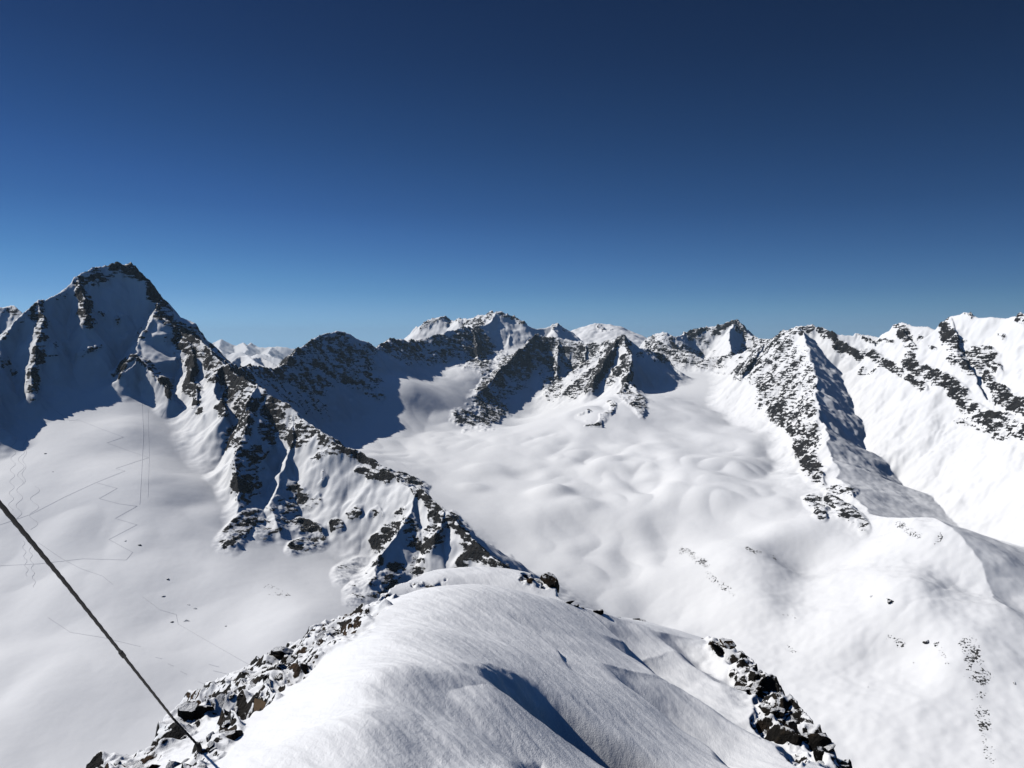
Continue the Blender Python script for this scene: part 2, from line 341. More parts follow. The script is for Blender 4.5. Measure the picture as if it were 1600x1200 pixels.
# rock: strokes over the faces that show bare rock (photo pixels, width, amount, distance window)
ROCK = []
def rk(pts, w, a=1.0, r0=0, r1=1e9):
    for p, q in zip(pts[:-1], pts[1:]): ROCK.append((p, q, w, a, r0, r1))
L0, L1 = 1000, 2900
rk([(-40, 560), (0, 535), (40, 492), (62, 478)], 8, .6, L0, L1)
rk([(62, 480), (62, 520), (60, 560), (55, 600)], 12, .85, L0, L1)
rk([(62, 478), (90, 462), (122, 438)], 7, .5, L0, L1)
rk([(122, 438), (130, 470), (137, 500)], 13, .95, L0, L1)
rk([(135, 428), (155, 420), (180, 414)], 8, .7, L0, L1)
rk([(145, 440), (170, 438), (185, 425)], 9, .85, L0, L1)
rk([(180, 413), (205, 425), (225, 440), (240, 462), (250, 485), (262, 508), (290, 525)], 13, 1.1, L0, L1)
rk([(290, 530), (320, 550), (350, 575), (380, 598)], 18, 1.05, L0, L1)
rk([(0, 565), (20, 580)], 12, .6, L0, L1); rk([(70, 560), (95, 545)], 9, .5, L0, L1); rk([(85, 545), (100, 540)], 6, .7, L0, L1)
rk([(120, 555), (150, 545)], 5, .9, L0, L1); rk([(50, 620), (60, 570)], 10, .6, L0, L1)
rk([(180, 586), (200, 572), (215, 564), (235, 573), (250, 592), (266, 614)], 7, 1.2, L0, L1)
rk([(235, 505), (222, 530)], 5, .7, L0, L1); rk([(160, 490), (162, 496)], 3, .8, L0, L1); rk([(180, 503), (184, 504)], 3, .8, L0, L1)
rk([(300, 560), (300, 600), (310, 640)], 11, 1.0, L0, L1)
rk([(325, 570), (335, 595), (350, 600)], 9, .9, L0, L1)
rk([(260, 535), (290, 560)], 6, .5, L0, L1)
rk([(345, 650), (352, 640), (365, 610), (385, 605)], 12, 1.1, L0, 2200)
rk([(400, 612), (385, 650), (375, 690)], 20, .92, L0, 2200)
rk([(430, 640), (420, 680), (408, 720), (395, 760)], 17, .9, L0, 2200)
rk([(400, 700), (380, 745), (375, 770)], 20, 1.02, L0, 2200)
rk([(360, 850), (385, 815), (430, 800)], 18, 1.0, L0, 2200)
rk([(410, 830), (450, 800), (465, 780)], 19, .95, L0, 2200)
rk([(462, 855), (490, 845), (465, 820)], 14, 1.05, L0, 2200)
rk([(445, 640), (470, 680), (500, 675)], 14, .85, L0, 2200)
rk([(450, 665), (465, 680)], 18, .7, L0, 2200)
rk([(480, 668), (510, 684), (545, 702), (590, 730), (640, 760)], 10, .95, L0, 2200)
rk([(500, 700), (520, 695)], 8, .9, L0, 2200); rk([(490, 720), (520, 705)], 5, .9, L0, 2200)
rk([(555, 735), (580, 745), (610, 755)], 6, .85, L0, 2200)
rk([(645, 765), (690, 805), (740, 850), (790, 888)], 12, 1.0, L0, 2200)
rk([(540, 803), (552, 800)], 9, 1.0, L0, 2200); rk([(582, 806), (590, 805)], 8, .95, L0, 2200); rk([(515, 825), (520, 822)], 8, 1, L0, 2200)
rk([(620, 805), (632, 820)], 8, .7, L0, 2200); rk([(590, 850), (612, 830)], 15, .9, L0, 2200)
rk([(640, 830), (650, 850), (670, 835)], 14, .85, L0, 2200); rk([(675, 800), (680, 840), (660, 860)], 13, .95, L0, 2200)
rk([(560, 930), (590, 925), (620, 900)], 18, 1.0, L0, 2200); rk([(540, 900), (560, 885)], 16, .6, L0, 2200); rk([(590, 880), (580, 900)], 12, .7, L0, 2200)
rk([(640, 900), (650, 885)], 14, .9, L0, 2200); rk([(720, 880), (750, 860), (775, 885)], 13, .9, L0, 2200); rk([(480, 790), (495, 780)], 7, .7, L0, 2200)
rk([(500, 755), (505, 740)], 5, .7, L0, 2200)
rk([(0, 482), (20, 480), (35, 492), (20, 510)], 12, .6, 2900, 3500)
# connecting ridge and dome
D0, D1 = 2000, 3580
rk([(350, 575), (400, 580), (440, 590), (500, 600)], 18, .82, D0, D1); rk([(380, 600), (450, 615), (500, 640)], 15, .6, D0, D1)
rk([(440, 575), (462, 550), (485, 537)], 12, .95, D0, D1)
rk([(500, 540), (540, 545), (570, 560)], 22, .72, D0, D1); rk([(480, 560), (540, 580), (580, 600)], 18, .75, D0, D1)
rk([(470, 595), (510, 600)], 12, .7, D0, D1); rk([(540, 600), (580, 612), (595, 625)], 8, .85, D0, D1)
rk([(500, 526), (525, 522)], 5, .7, D0, D1); rk([(450, 620), (480, 640)], 12, .55, D0, D1)
rk([(590, 540), (620, 540), (650, 545), (700, 530), (730, 525)], 11, .95, 3400, 4900); rk([(620, 555), (660, 565), (700, 555), (730, 560)], 10, .8, 3400, 4900)
rk([(700, 530), (725, 550)], 14, .8, 3400, 4900); rk([(745, 520), (750, 560)], 20, 1.1, 3800, 4950); rk([(765, 545), (785, 560)], 8, .8, 3800, 4950)
rk([(650, 510), (690, 497), (700, 503)], 6, .85, 4950, 5500)
rk([(715, 500), (745, 497), (775, 490), (800, 495)], 6, .75, 4850, 5500); rk([(735, 505), (750, 510)], 9, .85, 4750, 5500)
rk([(800, 496), (820, 508)], 5, 1.0, 4850, 5500); rk([(860, 518), (875, 508)], 4, .95, 4850, 5500); rk([(880, 512), (890, 520)], 3, .7, 4850, 5500)
rk([(935, 517), (945, 516)], 2, .9, 5000, 6000)
# triangular spur
T0, T1 = 2700, 4500
rk([(838, 527), (815, 548), (790, 572), (765, 600), (745, 625)], 10, 1.05, T0, T1)
rk([(722, 655), (745, 655), (780, 645)], 13, 1.1, T0, T1); rk([(755, 625), (780, 640)], 12, 1.0, T0, T1)
rk([(835, 540), (820, 570), (790, 610)], 20, .8, T0, T1); rk([(850, 560), (860, 595), (870, 610)], 16, .85, T0, T1)
rk([(870, 535), (900, 560), (910, 590)], 20, .72, T0, T1); rk([(860, 612), (890, 615), (920, 600)], 9, .9, T0, T1)
rk([(930, 545), (920, 580)], 14, .7, T0, T1); rk([(900, 540), (940, 542), (962, 534)], 7, .8, T0, T1)
rk([(973, 527), (955, 552), (940, 580), (925, 600)], 10, 1.15, T0, T1); rk([(985, 560), (970, 575), (955, 595)], 8, 1.1, T0, T1)
rk([(982, 540), (984, 570), (978, 600)], 6, 1.0, T0, T1); rk([(975, 610), (995, 625), (1005, 640)], 9, .85, T0, T1)
rk([(1000, 550), (1030, 560)], 6, .7, T0, T1); rk([(955, 637), (935, 665)], 5, .7, T0, T1)
rk([(925, 665), (935, 670), (945, 690)], 5, 1.15, T0, T1); rk([(900, 690), (920, 668)], 4, .85, T0, T1); rk([(905, 655), (918, 645)], 3, .9, T0, T1)
# right centre
C0, C1 = 3600, 5400
rk([(1012, 535), (1035, 527), (1055, 528)], 8, .8, C0, C1); rk([(1020, 545), (1060, 550), (1090, 556)], 10, .85, C0, C1)
rk([(1075, 525), (1110, 518), (1150, 505)], 7, 1.0, C0, C1); rk([(1085, 530), (1110, 540)], 9, .6, C0, C1); rk([(1150, 505), (1165, 525), (1185, 535)], 7, .9, C0, C1)
rk([(1040, 560), (1090, 568), (1130, 562), (1180, 545)], 8, .75, C0, C1); rk([(1095, 572), (1130, 575)], 6, .7, 3500, C1)
# right rock spur
S0, S1 = 1600, 3900
rk([(1190, 540), (1215, 530), (1240, 520)], 10, .85, S0, S1); rk([(1150, 580), (1180, 565)], 12, .9, S0, S1)
rk([(1180, 560), (1200, 600), (1215, 630)], 24, .78, S0, S1); rk([(1225, 545), (1235, 600), (1245, 640)], 22, .82, S0, S1)
rk([(1255, 560), (1262, 610)], 16, .6, S0, S1); rk([(1215, 640), (1250, 670), (1262, 700)], 22, .95, S0, S1)
rk([(1262, 640), (1270, 690)], 16, .9, S0, S1); rk([(1258, 700), (1270, 735)], 18, 1.1, S0, S1); rk([(1265, 730), (1275, 742)], 12, 1.1, S0, S1)
rk([(1290, 760), (1310, 765), (1330, 770)], 7, .7, S0, S1); rk([(1272, 785), (1285, 795)], 12, 1.0, S0, S1); rk([(1295, 785), (1320, 800), (1350, 828)], 10, 1.05, S0, S1)
rk([(1255, 515), (1275, 515), (1295, 530)], 7, .95, S0, S1); rk([(1300, 530), (1320, 545), (1340, 555)], 9, 1.2, S0, S1)
rk([(1340, 522), (1370, 530), (1385, 535)], 4, .9, S0, S1)
rk([(1400, 515), (1410, 530), (1430, 555)], 8, .9, S0, S1); rk([(1350, 550), (1400, 580), (1440, 610)], 8, 1.0, S0, S1)
rk([(1420, 570), (1450, 585), (1500, 620), (1540, 650), (1580, 660)], 13, .98, S0, S1); rk([(1345, 580), (1370, 575)], 7, .8, S0, S1)
rk([(1475, 515), (1485, 530), (1495, 560), (1530, 580)], 13, 1.05, S0, S1); rk([(1500, 545), (1540, 560), (1560, 580)], 12, .9, S0, S1)
rk([(1545, 600), (1580, 630), (1620, 650)], 11, 1.05, S0, S1); rk([(1540, 650), (1560, 680), (1600, 665)], 12, .95, S0, S1)
rk([(1590, 680), (1620, 690)], 12, 1.0, S0, S1); rk([(1500, 650), (1545, 680)], 6, .8, S0, S1); rk([(1560, 520), (1570, 530)], 4, .7, S0, S1)
rk([(1585, 500), (1600, 505)], 5, .8, S0, S1); rk([(1510, 493), (1518, 500)], 3, 1.0, S0, S1); rk([(1430, 530), (1460, 545)], 4, .8, S0, S1)
# stony patches among the hummocks
STONY = []
def st(pts, w, a=1.0, r0=0, r1=1e9):
    for p, q in zip(pts[:-1], pts[1:]): STONY.append((p, q, w, a, r0, r1))
H0, H1 = 900, 2200
st([(1510, 1010), (1515, 1040), (1530, 1060)], 17, .60, H0, H1); st([(1530, 1090), (1540, 1130), (1550, 1180)], 11, .55, H0, H1)
st([(1400, 820), (1440, 835)], 7, .66, H0, H1); st([(1470, 830), (1465, 850)], 4, .64, H0, H1); st([(1165, 855), (1185, 862)], 4, .6, H0, H1)
st([(1200, 862), (1210, 870)], 3, .6, H0, H1); st([(1070, 865), (1105, 880)], 7, .62, H0, H1); st([(1225, 955), (1255, 962)], 3, .5, H0, H1)
st([(1385, 1000), (1400, 1010)], 7, .62, H0, H1); st([(1230, 1015), (1238, 1022)], 4, .5, H0, H1); st([(1390, 940), (1395, 942)], 4, .9, H0, H1)
st([(415, 920), (440, 930)], 12, .42, H0, H1); st([(1460, 1000), (1475, 1040)], 5, .62, H0, H1)
st([(1110, 900), (1140, 930)], 7, .58, H0, H1)

DAZ = R(0.049)
az_d = np.arange(-R(37), R(37)+DAZ, DAZ)
az_l = -R(37) - np.cumsum(np.geomspace(DAZ*1.5, R(1.2), 95)); az_l = az_l[az_l > -R(112)][::-1]
az_r = az_d[-1] + np.cumsum(np.geomspace(DAZ*1.5, R(1.2), 75)); az_r = az_r[az_r < R(95)]
AZ = np.concatenate([az_l, az_d, az_r])
lr = [np.linspace(math.log(35), math.log(620), 70)[:-1], np.arange(math.log(620), math.log(5800), 0.0017), np.linspace(math.log(5810), math.log(23000), 330)]
RR = np.exp(np.concatenate(lr))
A2, R2 = np.meshgrid(AZ, RR)
GX = R2*np.sin(A2); GY = R2*np.cos(A2)
print('terrain grid', GX.shape)
# floor evaluated on a coarse regular log-polar lattice
cu = np.linspace(-R(113), R(96), 420); cv = np.linspace(math.log(34), math.log(46000), 380)
CU, CV = np.meshgrid(cu, cv)
CF = floor_ev(np.exp(CV)*np.sin(CU), np.exp(CV)*np.cos(CU))
LR2 = np.log(R2)
FLOOR = cubic_rows(cv, np.log(RR)) @ CF @ cubic_rows(cu, AZ).T
near = sstep(350, 800, R2)
# hummocky ground in the basin
hx, hy = GX, GY
hum = fbm(hx/230, hy/300, 2, 40, 0.4)
hr = sstep(0.0, 0.12, A2)*sstep(900, 1300, R2)*(1-sstep(2900, 3600, R2)) + 0.55*(1-sstep(0.0, 0.12, A2))
hum2 = np.sqrt(perlin(hx/190+0.2*hum, hy/250, 77)**2+0.005) + 0.4*np.sqrt(perlin(hx/90, hy/120, 78)**2+0.004)
swm = sstep(-0.35, 0.5, fbm(GX/480, GY/600, 2, 61))
FLOOR = FLOOR + near*hr*(13*hum + (4+19*swm)*hum2)
wx = GX + near*(11*fbm(GX/110, GY/110, 4, 5, .55)); wy = GY + near*(11*fbm(GX/110, GY/110, 4, 9, .55))
DOMES = np.zeros_like(FLOOR)
def dome(px, py, z, rad, h, ax=1.0, rot=0.0):
    global DOMES
    c = P(px, py, z=z); dx, dy = GX-c[0], GY-c[1]; cr, sr_ = math.cos(rot), math.sin(rot)
    u = (dx*cr+dy*sr_)/(rad*ax); v = (-dx*sr_+dy*cr)/rad
    DOMES = DOMES + h*np.exp(-(u*u+v*v)**1.4)
for a_ in ((1130, 880, -465, 120, 34), (1235, 850, -440, 70, 20), (1480, 905, -450, 150, 26), (945, 735, -385, 85, 15), (860, 770, -410, 55, 18), (1075, 745, -375, 80, 7), (990, 700, -345, 60, 12),
           (1010, 850, -465, 110, -14), (900, 845, -475, 90, -12), (1290, 900, -460, 70, -22), (1180, 960, -515, 100, 18), (1405, 990, -500, 60, 22), (1350, 1040, -530, 80, 18), (1480, 1060, -530, 90, 20),
           (760, 735, -390, 60, 12), (1140, 770, -385, 60, 5), (1190, 730, -360, 70, 6), (90, 780, -270, 110, 5), (280, 860, -330, 80, -6), (60, 1080, -385, 110, 7), (330, 970, -370, 80, -6)): dome(*a_)
for a_ in ((1240, 880, -450, 60, -16), (1300, 830, -415, 60, 12), (1060, 890, -490, 50, -10), (1440, 920, -460, 70, 14), (1370, 890, -455, 50, -10), (1330, 960, -500, 70, 16), (1250, 970, -520, 60, -12),
           (1530, 960, -480, 80, 14), (1560, 1030, -510, 60, -12), (1420, 1060, -545, 60, 14), (1500, 1130, -550, 60, 12), (1390, 1130, -560, 60, -10), (1170, 1000, -540, 60, 10), (1100, 790, -415, 60, 5), (1020, 760, -395, 50, -9),
           (880, 725, -380, 45, 9), (820, 745, -400, 45, -8), (740, 760, -405, 40, 7), (1210, 790, -395, 45, 7), (1010, 725, -360, 40, 8), (910, 800, -440, 50, 9)): dome(*a_)
T = tents(wx, wy, FLOOR)
H = smax(T, FLOOR, 42.0) + DOMES
above = sstep(-5, 60, T-FLOOR)
PX, PY = project(GX, GY, H)
wpx = PX + 7*fbm(GX/60, H/45, 3, 21) + 7*fbm(GX/190, GY/190, 2, 23); wpy = PY + 8*fbm(GX/60, H/45+9, 3, 22) + 6*fbm(GX/190, GY/190, 2, 24)
fin = (PX > -120) & (PX < 1720) & (PY > 380) & (PY < 1260)
ii = np.nonzero(fin.ravel())[0]
fx = wpx.ravel()[ii]; fy = wpy.ravel()[ii]; fr = R2.ravel()[ii]; order = np.argsort(fx); fxs = fx[order]
def paint(strokes):
  out = np.zeros_like(H, dtype=np.float32); rf = np.zeros(len(ii), np.float32)
  for (p, q, w, a, r0, r1) in strokes:
    ext = w*1.7
    lo = np.searchsorted(fxs, min(p[0], q[0])-ext); hi = np.searchsorted(fxs, max(p[0], q[0])+ext)
    m = order[lo:hi]; m = m[(fr[m] > r0) & (fr[m] < r1)]
    m = m[(fy[m] > min(p[1], q[1])-ext) & (fy[m] < max(p[1], q[1])+ext)]
    if not len(m): continue
    dx, dy = q[0]-p[0], q[1]-p[1]; L2 = dx*dx+dy*dy+1e-6
    t = np.clip(((fx[m]-p[0])*dx+(fy[m]-p[1])*dy)/L2, 0, 1)
    d = np.hypot(fx[m]-p[0]-t*dx, fy[m]-p[1]-t*dy)
    rf[m] = np.maximum(rf[m], a*(1-sstep(0.55*w, 1.5*w, d)))
  out.ravel()[ii] = rf
  return out
rock = paint(ROCK)*np.clip(1.02+0.40*fbm(GX/85, GY/85+H/120, 3, 141), 0.3, 1.25); stony = paint(STONY)
# slopes of mountains outside the strokes: steep parts carry rock too
off = 1-sstep(-60, 0, PX)*(1-sstep(1600, 1660, PX))
rock = np.maximum(rock, off*above*0.6*sstep(-0.1, 0.5, fbm(GX/300, GY/300, 3, 55)))
# crags
sc = np.clip(R2/3000, 0.45, 1.6)
crag = ridged(GX/(75), GY/(75)+H/140, 3, 61)*9 + ridged(GX/24, GY/24+H/50, 2, 71)*3.4
crag = (crag + 1.7*ridged(GX/11, GY/11+H/25, 2, 75))*sc
calm = 1-0.75*sstep(R(9), R(15), A2)*(1-sstep(1750, 2150, R2))
rough = sstep(-0.35, 0.5, fbm(GX/260, GY/260, 2, 131))
face = calm*above*(7*fbm(GX/150, GY/150, 3, 31) + rough*1.5*ridged(GX/62, GY/62, 3, 33, 0.5))
flute = above*(1-np.clip(rock, 0, 1))*sstep(-0.2, 0.6, fbm(GX/330, GY/330, 2, 37))*sstep(1500, 2200, R2)*1.6*perlin(np.arctan2(GX+500, GY-800)*95 + 0.6*fbm(GX/90, GY/90, 2, 35), R2/420, 36)
fan = sstep(R(17), R(21), A2)*sstep(1850, 2200, R2)*(1-sstep(3300, 3700, R2))*(1-0.6*np.clip(rock, 0, 1))
fw = 0.5*fbm(GX/260, GY/260, 2, 151)
run = fan*(10*perlin(GY/125+fw, GX/520, 152) + 4.0*perlin(GY/48+fw*2, GX/330, 153) + 7*perlin(GX/170, GY/210, 154))
HH = H + run + np.clip(rock, 0, 1)*near*crag*(0.9-0.35*sstep(2400, 3400, R2)) + near*face*np.clip(sc, .6, 1.6)
HH = HH + near*above*(1-np.clip(rock, 0, 1))*0.6*fbm(GX/40, GY/40, 3, 91) + near*flute*np.clip(sc, .6, 1.5) + near*hr*0.25*fbm(GX/38, GY/48, 3, 92)
dHu = np.gradient(HH, axis=1)/np.gradient(A2, axis=1)/R2
dHv = np.gradient(HH, axis=0)/np.gradient(R2, axis=0)
steep = np.hypot(dHu, dHv)
rk_at = np.where(rock > 0.02, rock*(0.42+0.06*sstep(2300, 3200, R2)+0.26*np.clip((steep-0.7)/1.3, 0, 1.2)), 0)
rk_at = np.clip(rk_at, 0, 1)
far_ = sstep(7500, 12000, R2)
HH = HH + far_*(ridged(GX/1500, GY/2600, 3, 201)*30-35)*sstep(-300, 100, T-FLOOR+200)
cell = lambda a: 0.25*(a[:-1, :-1]+a[1:, :-1]+a[:-1, 1:]+a[1:, 1:])
cr_, cab = cell(R2), cell(above)
m_far = cr_ > 9000; m_mt = (cab > 0.45) & ~m_far
for nm, mk in (('mountains', m_mt), ('far_mountains', m_far), ('snowfield', ~m_mt & ~m_far)):
    tag(grid_mesh(nm, GX, GY, HH, [M_MTN], {'rock': rk_at, 'stones': stony}, mk), kind='structure')

# ------------------------------------------------------------------ finding where a sight line meets the ground
def column_hit(az, tanel, AZa, RRa, Hm, rmin=0):
    j = np.clip(np.searchsorted(AZa, az)-1, 0, len(AZa)-2); f = (az-AZa[j])/(AZa[j+1]-AZa[j])
    h = Hm[:, j]*(1-f)+Hm[:, j+1]*f; t = h/RRa
    k = np.nonzero((t >= tanel) & (RRa > rmin))[0]
    if not len(k): return None
    k = max(k[0], 1); g = (tanel-t[k-1])/(t[k]-t[k-1]+1e-12); g = min(max(g, 0), 1)
    r = RRa[k-1]+(RRa[k]-RRa[k-1])*g
    return Vector((r*math.sin(az), r*math.cos(az), r*tanel))
def hit_far(px, py): a, t = pix_dir(px, py); return column_hit(a, t, AZ, RR, HH, 600)

# ------------------------------------------------------------------ the snow ridge in front
fp = []
def FP(*a):
    for q in a: fp.append(P(*q))
FGS = 1.0
FP((540, 1200, 3.3), (575, 1110, 4.2), (600, 1040, 5.2), (598, 990, 6.8), (608, 945, 9.3), (640, 931, 11.3),
   (340, 1200, 4.7), (400, 1120, 5.9), (440, 1060, 7.2), (500, 1000, 9.2), (560, 963, 11.2), (450, 1150, 4.7), (510, 1050, 6.4),
   (700, 1200, 3.6), (720, 1100, 4.8), (720, 1000, 7.1), (740, 930, 11.6), (850, 1200, 4.5), (850, 1100, 6.0), (850, 1000, 8.7), (850, 937, 12.0),
   (960, 962, 12.2), (1000, 1100, 7.9), (1000, 1010, 11.0), (1000, 1200, 6.1), (1100, 1150, 8.0), (1100, 1060, 10.0), (1200, 1190, 7.6), (1180, 1110, 9.6), (1040, 982, 12.8), (1100, 1000, 12.6),
   (740, 887, 16.2), (690, 896, 15.6), (800, 891, 16.1), (845, 907, 15.6), (640, 911, 15.2), (600, 938, 13.9),
   (160, 1200, 6.5), (230, 1152, 7.0), (280, 1108, 7.8), (340, 1073, 8.7), (400, 1040, 9.7), (460, 1005, 10.8), (520, 975, 12.0),
   (1145, 1012, 12.2), (1205, 1060, 11.2), (1255, 1110, 10.2), (1335, 1197, 9.1), (1220, 1150, 8.7))
for px, r, z in ((740, 13.7, -5.4), (660, 13.4, -5.2), (850, 13.7, -5.2), (740, 26, -10.5), (500, 26, -12), (1000, 26, -12)):
    a, t = pix_dir(px, 900); fp.append((r*math.sin(a), r*math.cos(a), z))
for a in range(-110, 111, 22):
    fp.append((1.4*math.sin(R(a)), 1.4*math.cos(R(a)), -1.72)); fp.append((0.8*math.sin(R(a)), 0.8*math.cos(R(a)), -1.7))
    fp.append((45*math.sin(R(a)), 45*math.cos(R(a)), -16))
for a, r, z in ((-50, 4, -2.3), (-80, 4, -2.3), (50, 5, -3.0), (80, 4, -2.6), (-50, 9, -4.5), (50, 10, -6.0)): fp.append((r*math.sin(R(a)), r*math.cos(R(a)), z))
fg_ev = tps_fit(fp, 2e-4)
edge = [P(*q)[:2] for q in ((160, 1200, 6.5), (230, 1152, 7.0), (280, 1108, 7.8), (340, 1073, 8.7), (400, 1040, 9.7), (460, 1005, 10.8), (520, 975, 12.0), (560, 955, 13.0), (600, 925, 14.6), (680, 895, 16.0), (740, 887, 16.8), (800, 890, 16.6),
        (850, 905, 15.9), (890, 925, 14.6), (1010, 968, 14.0), (1100, 994, 12.9), (1145, 1012, 12.2), (1205, 1060, 11.2), (1255, 1110, 10.2), (1335, 1197, 9.1))]
edge = [(-3.2, -6), (-4.2, 2.0)] + edge + [(4.2, 4.5), (4.2, -6)]
def poly_out(x, y, poly):
    """distance outside a closed polygon, 0 inside"""
    ins = np.zeros(x.shape, bool); dm = np.full(x.shape, 1e9)
    for (x0, y0), (x1, y1) in zip(poly, poly[1:]+poly[:1]):
        c = ((y0 > y) != (y1 > y)) & (x < (x1-x0)*(y-y0)/(y1-y0+1e-12)+x0); ins ^= c
        dx, dy = x1-x0, y1-y0; t = np.clip(((x-x0)*dx+(y-y0)*dy)/(dx*dx+dy*dy+1e-12), 0, 1)
        dm = np.minimum(dm, np.hypot(x-x0-t*dx, y-y0-t*dy))
    return np.where(ins, 0, dm), np.where(ins, dm, 0)
fu = np.concatenate([-R(36)-np.cumsum(np.geomspace(R(0.08), R(2), 60))[::-1], np.arange(-R(36), R(36), R(0.062)), R(36)+np.cumsum(np.geomspace(R(0.08), R(2), 60))])
fu = fu[(fu > -R(118)) & (fu < R(118))]
fr_ = np.exp(np.concatenate([np.linspace(math.log(0.8), math.log(2.6), 50)[:-1], np.arange(math.log(2.6), math.log(20), 0.0022), np.linspace(math.log(20.05), math.log(46), 70)]))
FA, FR = np.meshgrid(fu, fr_); FX = FR*np.sin(FA); FY = FR*np.cos(FA)
print('ridge grid', FX.shape)
cu2 = np.linspace(-R(119), R(119), 360); cv2 = np.linspace(math.log(0.78), math.log(47), 300); CU, CV = np.meshgrid(cu2, cv2)
FB = cubic_rows(cv2, np.log(fr_)) @ fg_ev(np.exp(CV)*np.sin(CU), np.exp(CV)*np.cos(CU)) @ cubic_rows(cu2, fu).T
ex = FX+0.16*fbm(FX/0.9, FY/0.9, 4, 3); ey = FY+0.16*fbm(FX/0.9, FY/0.9, 4, 4)
dout, din = poly_out(ex, ey, edge)
FH = FB - 1.25*dout - 0.35*(1-np.exp(-dout/0.3))
base_FH = FH.copy()
def hit_raw(px, py, Hm=None):
    a, t = pix_dir(px, py); return column_hit(a, t, fu, fr_, FH if Hm is None else Hm, 0)
# wind-cut steps in the snow: the surface drops on the lee side of the line and climbs back
SX, SY = FX+0.05*fbm(FX/0.5, FY/0.5, 3, 33, .4), FY+0.05*fbm(FX/0.5, FY/0.5, 3, 34, .4)
def scarp(pts, depth, length, w=0.035):
    """a step across the slope: the snow drops to the right of the line, then climbs back over `length`"""
    global FH
    q = [hit_raw(*p, Hm=base_FH) for p in pts]; q = np.array([(v.x, v.y) for v in q if v is not None])
    d = q[-1]-q[0]; L = np.hypot(*d); ux, uy = d/L
    u = (SX-q[0, 0])*ux+(SY-q[0, 1])*uy; v = (SX-q[0, 0])*uy-(SY-q[0, 1])*ux
    if uy < 0: v = v
    qu = (q[:, 0]-q[0, 0])*ux+(q[:, 1]-q[0, 1])*uy; qv = (q[:, 0]-q[0, 0])*uy-(q[:, 1]-q[0, 1])*ux
    o = np.argsort(qu); sgn = 1 if uy > 0 else -1            # positive on the right in the picture
    vv = sum(np.interp(u+e, qu[o], qv[o]) for e in np.linspace(-0.2, 0.2, 7)*L)/7
    sd = (v-vv)*sgn
    win = np.sin(np.pi*np.clip(u/L, 0, 1))**0.8
    FH = FH - depth*win*sstep(0, 0.9, din)*sstep(0, w, sd)*np.clip(1-sd/length, 0, 1)**1.4
scarp([(880, 940), (925, 962), (960, 985), (990, 1020), (1020, 1060)], 0.34, 2.2, 0.36)
scarp([(785, 955), (830, 985), (865, 1010), (890, 1045)], 0.06, 0.8, 0.08)
scarp([(930, 985), (1010, 1045), (1080, 1088), (1150, 1120), (1220, 1150), (1300, 1210)], 0.60, 2.6, 0.7)
scarp([(920, 1030), (1000, 1090), (1060, 1130), (1110, 1170), (1150, 1220)], 0.40, 2.0, 0.42)
scarp([(1000, 978), (1060, 1010), (1120, 1045), (1170, 1095)], 0.45, 2.4, 0.5)
scarp([(590, 1045), (570, 1080), (550, 1130)], 0.03, 1.0, 0.2)
hol = [(760, 1075), (800, 1060), (880, 1052), (948, 1060), (940, 1092), (965, 1160), (910, 1188), (860, 1165), (805, 1142), (768, 1105)]
hol = [hit_raw(*p, Hm=base_FH) for p in hol]; hol = [(v.x, v.y) for v in hol]
_, hin = poly_out(SX, SY, hol); hc = np.mean(np.array(hol), 0)
lee = ((FX-hc[0])*(-math.sin(SUN_AZ))+(FY-hc[1])*(-math.cos(SUN_AZ)))
perp = (FX-hc[0])*(-math.cos(SUN_AZ))+(FY-hc[1])*(math.sin(SUN_AZ))
lee = lee + 0.10*fbm(FX/0.4, FY/0.4, 3, 98) + 0.25*perp**2
FH = FH - 0.62*np.exp(-(np.abs(perp)/0.42)**3)*sstep(-0.62, 0.12, lee)*(1-sstep(0.1, 2.6, lee))
big = [hit_raw(*p, Hm=base_FH) for p in ((604, 1046), (660, 1036), (765, 1066), (800, 1135), (860, 1180), (920, 1230), (700, 1260), (520, 1240), (566, 1125))]
_, hin3 = poly_out(SX, SY, [(v.x, v.y) for v in big if v is not None]); FH = FH - 0.055*sstep(0, 0.40, hin3)
hol2 = [hit_raw(*p, Hm=base_FH) for p in ((805, 1168), (845, 1180), (870, 1215), (820, 1225), (780, 1200))]; _, hin2 = poly_out(SX, SY, [(v.x, v.y) for v in hol2 if v is not None])
FH = FH - 0.07*sstep(0, 0.2, hin2)
swell = 0.035*fbm(FX/1.7, FY/1.1, 3, 41) + 0.007*fbm((FX*0.8+FY*0.6)/0.16, (FY*0.8-FX*0.6)/0.7, 3, 44)
grain = 0.0014*fbm((FX*0.9+FY*0.43)/0.05, (FY*0.9-FX*0.43)/0.11, 3, 47)
snowy = sstep(0.0, 0.5, din)
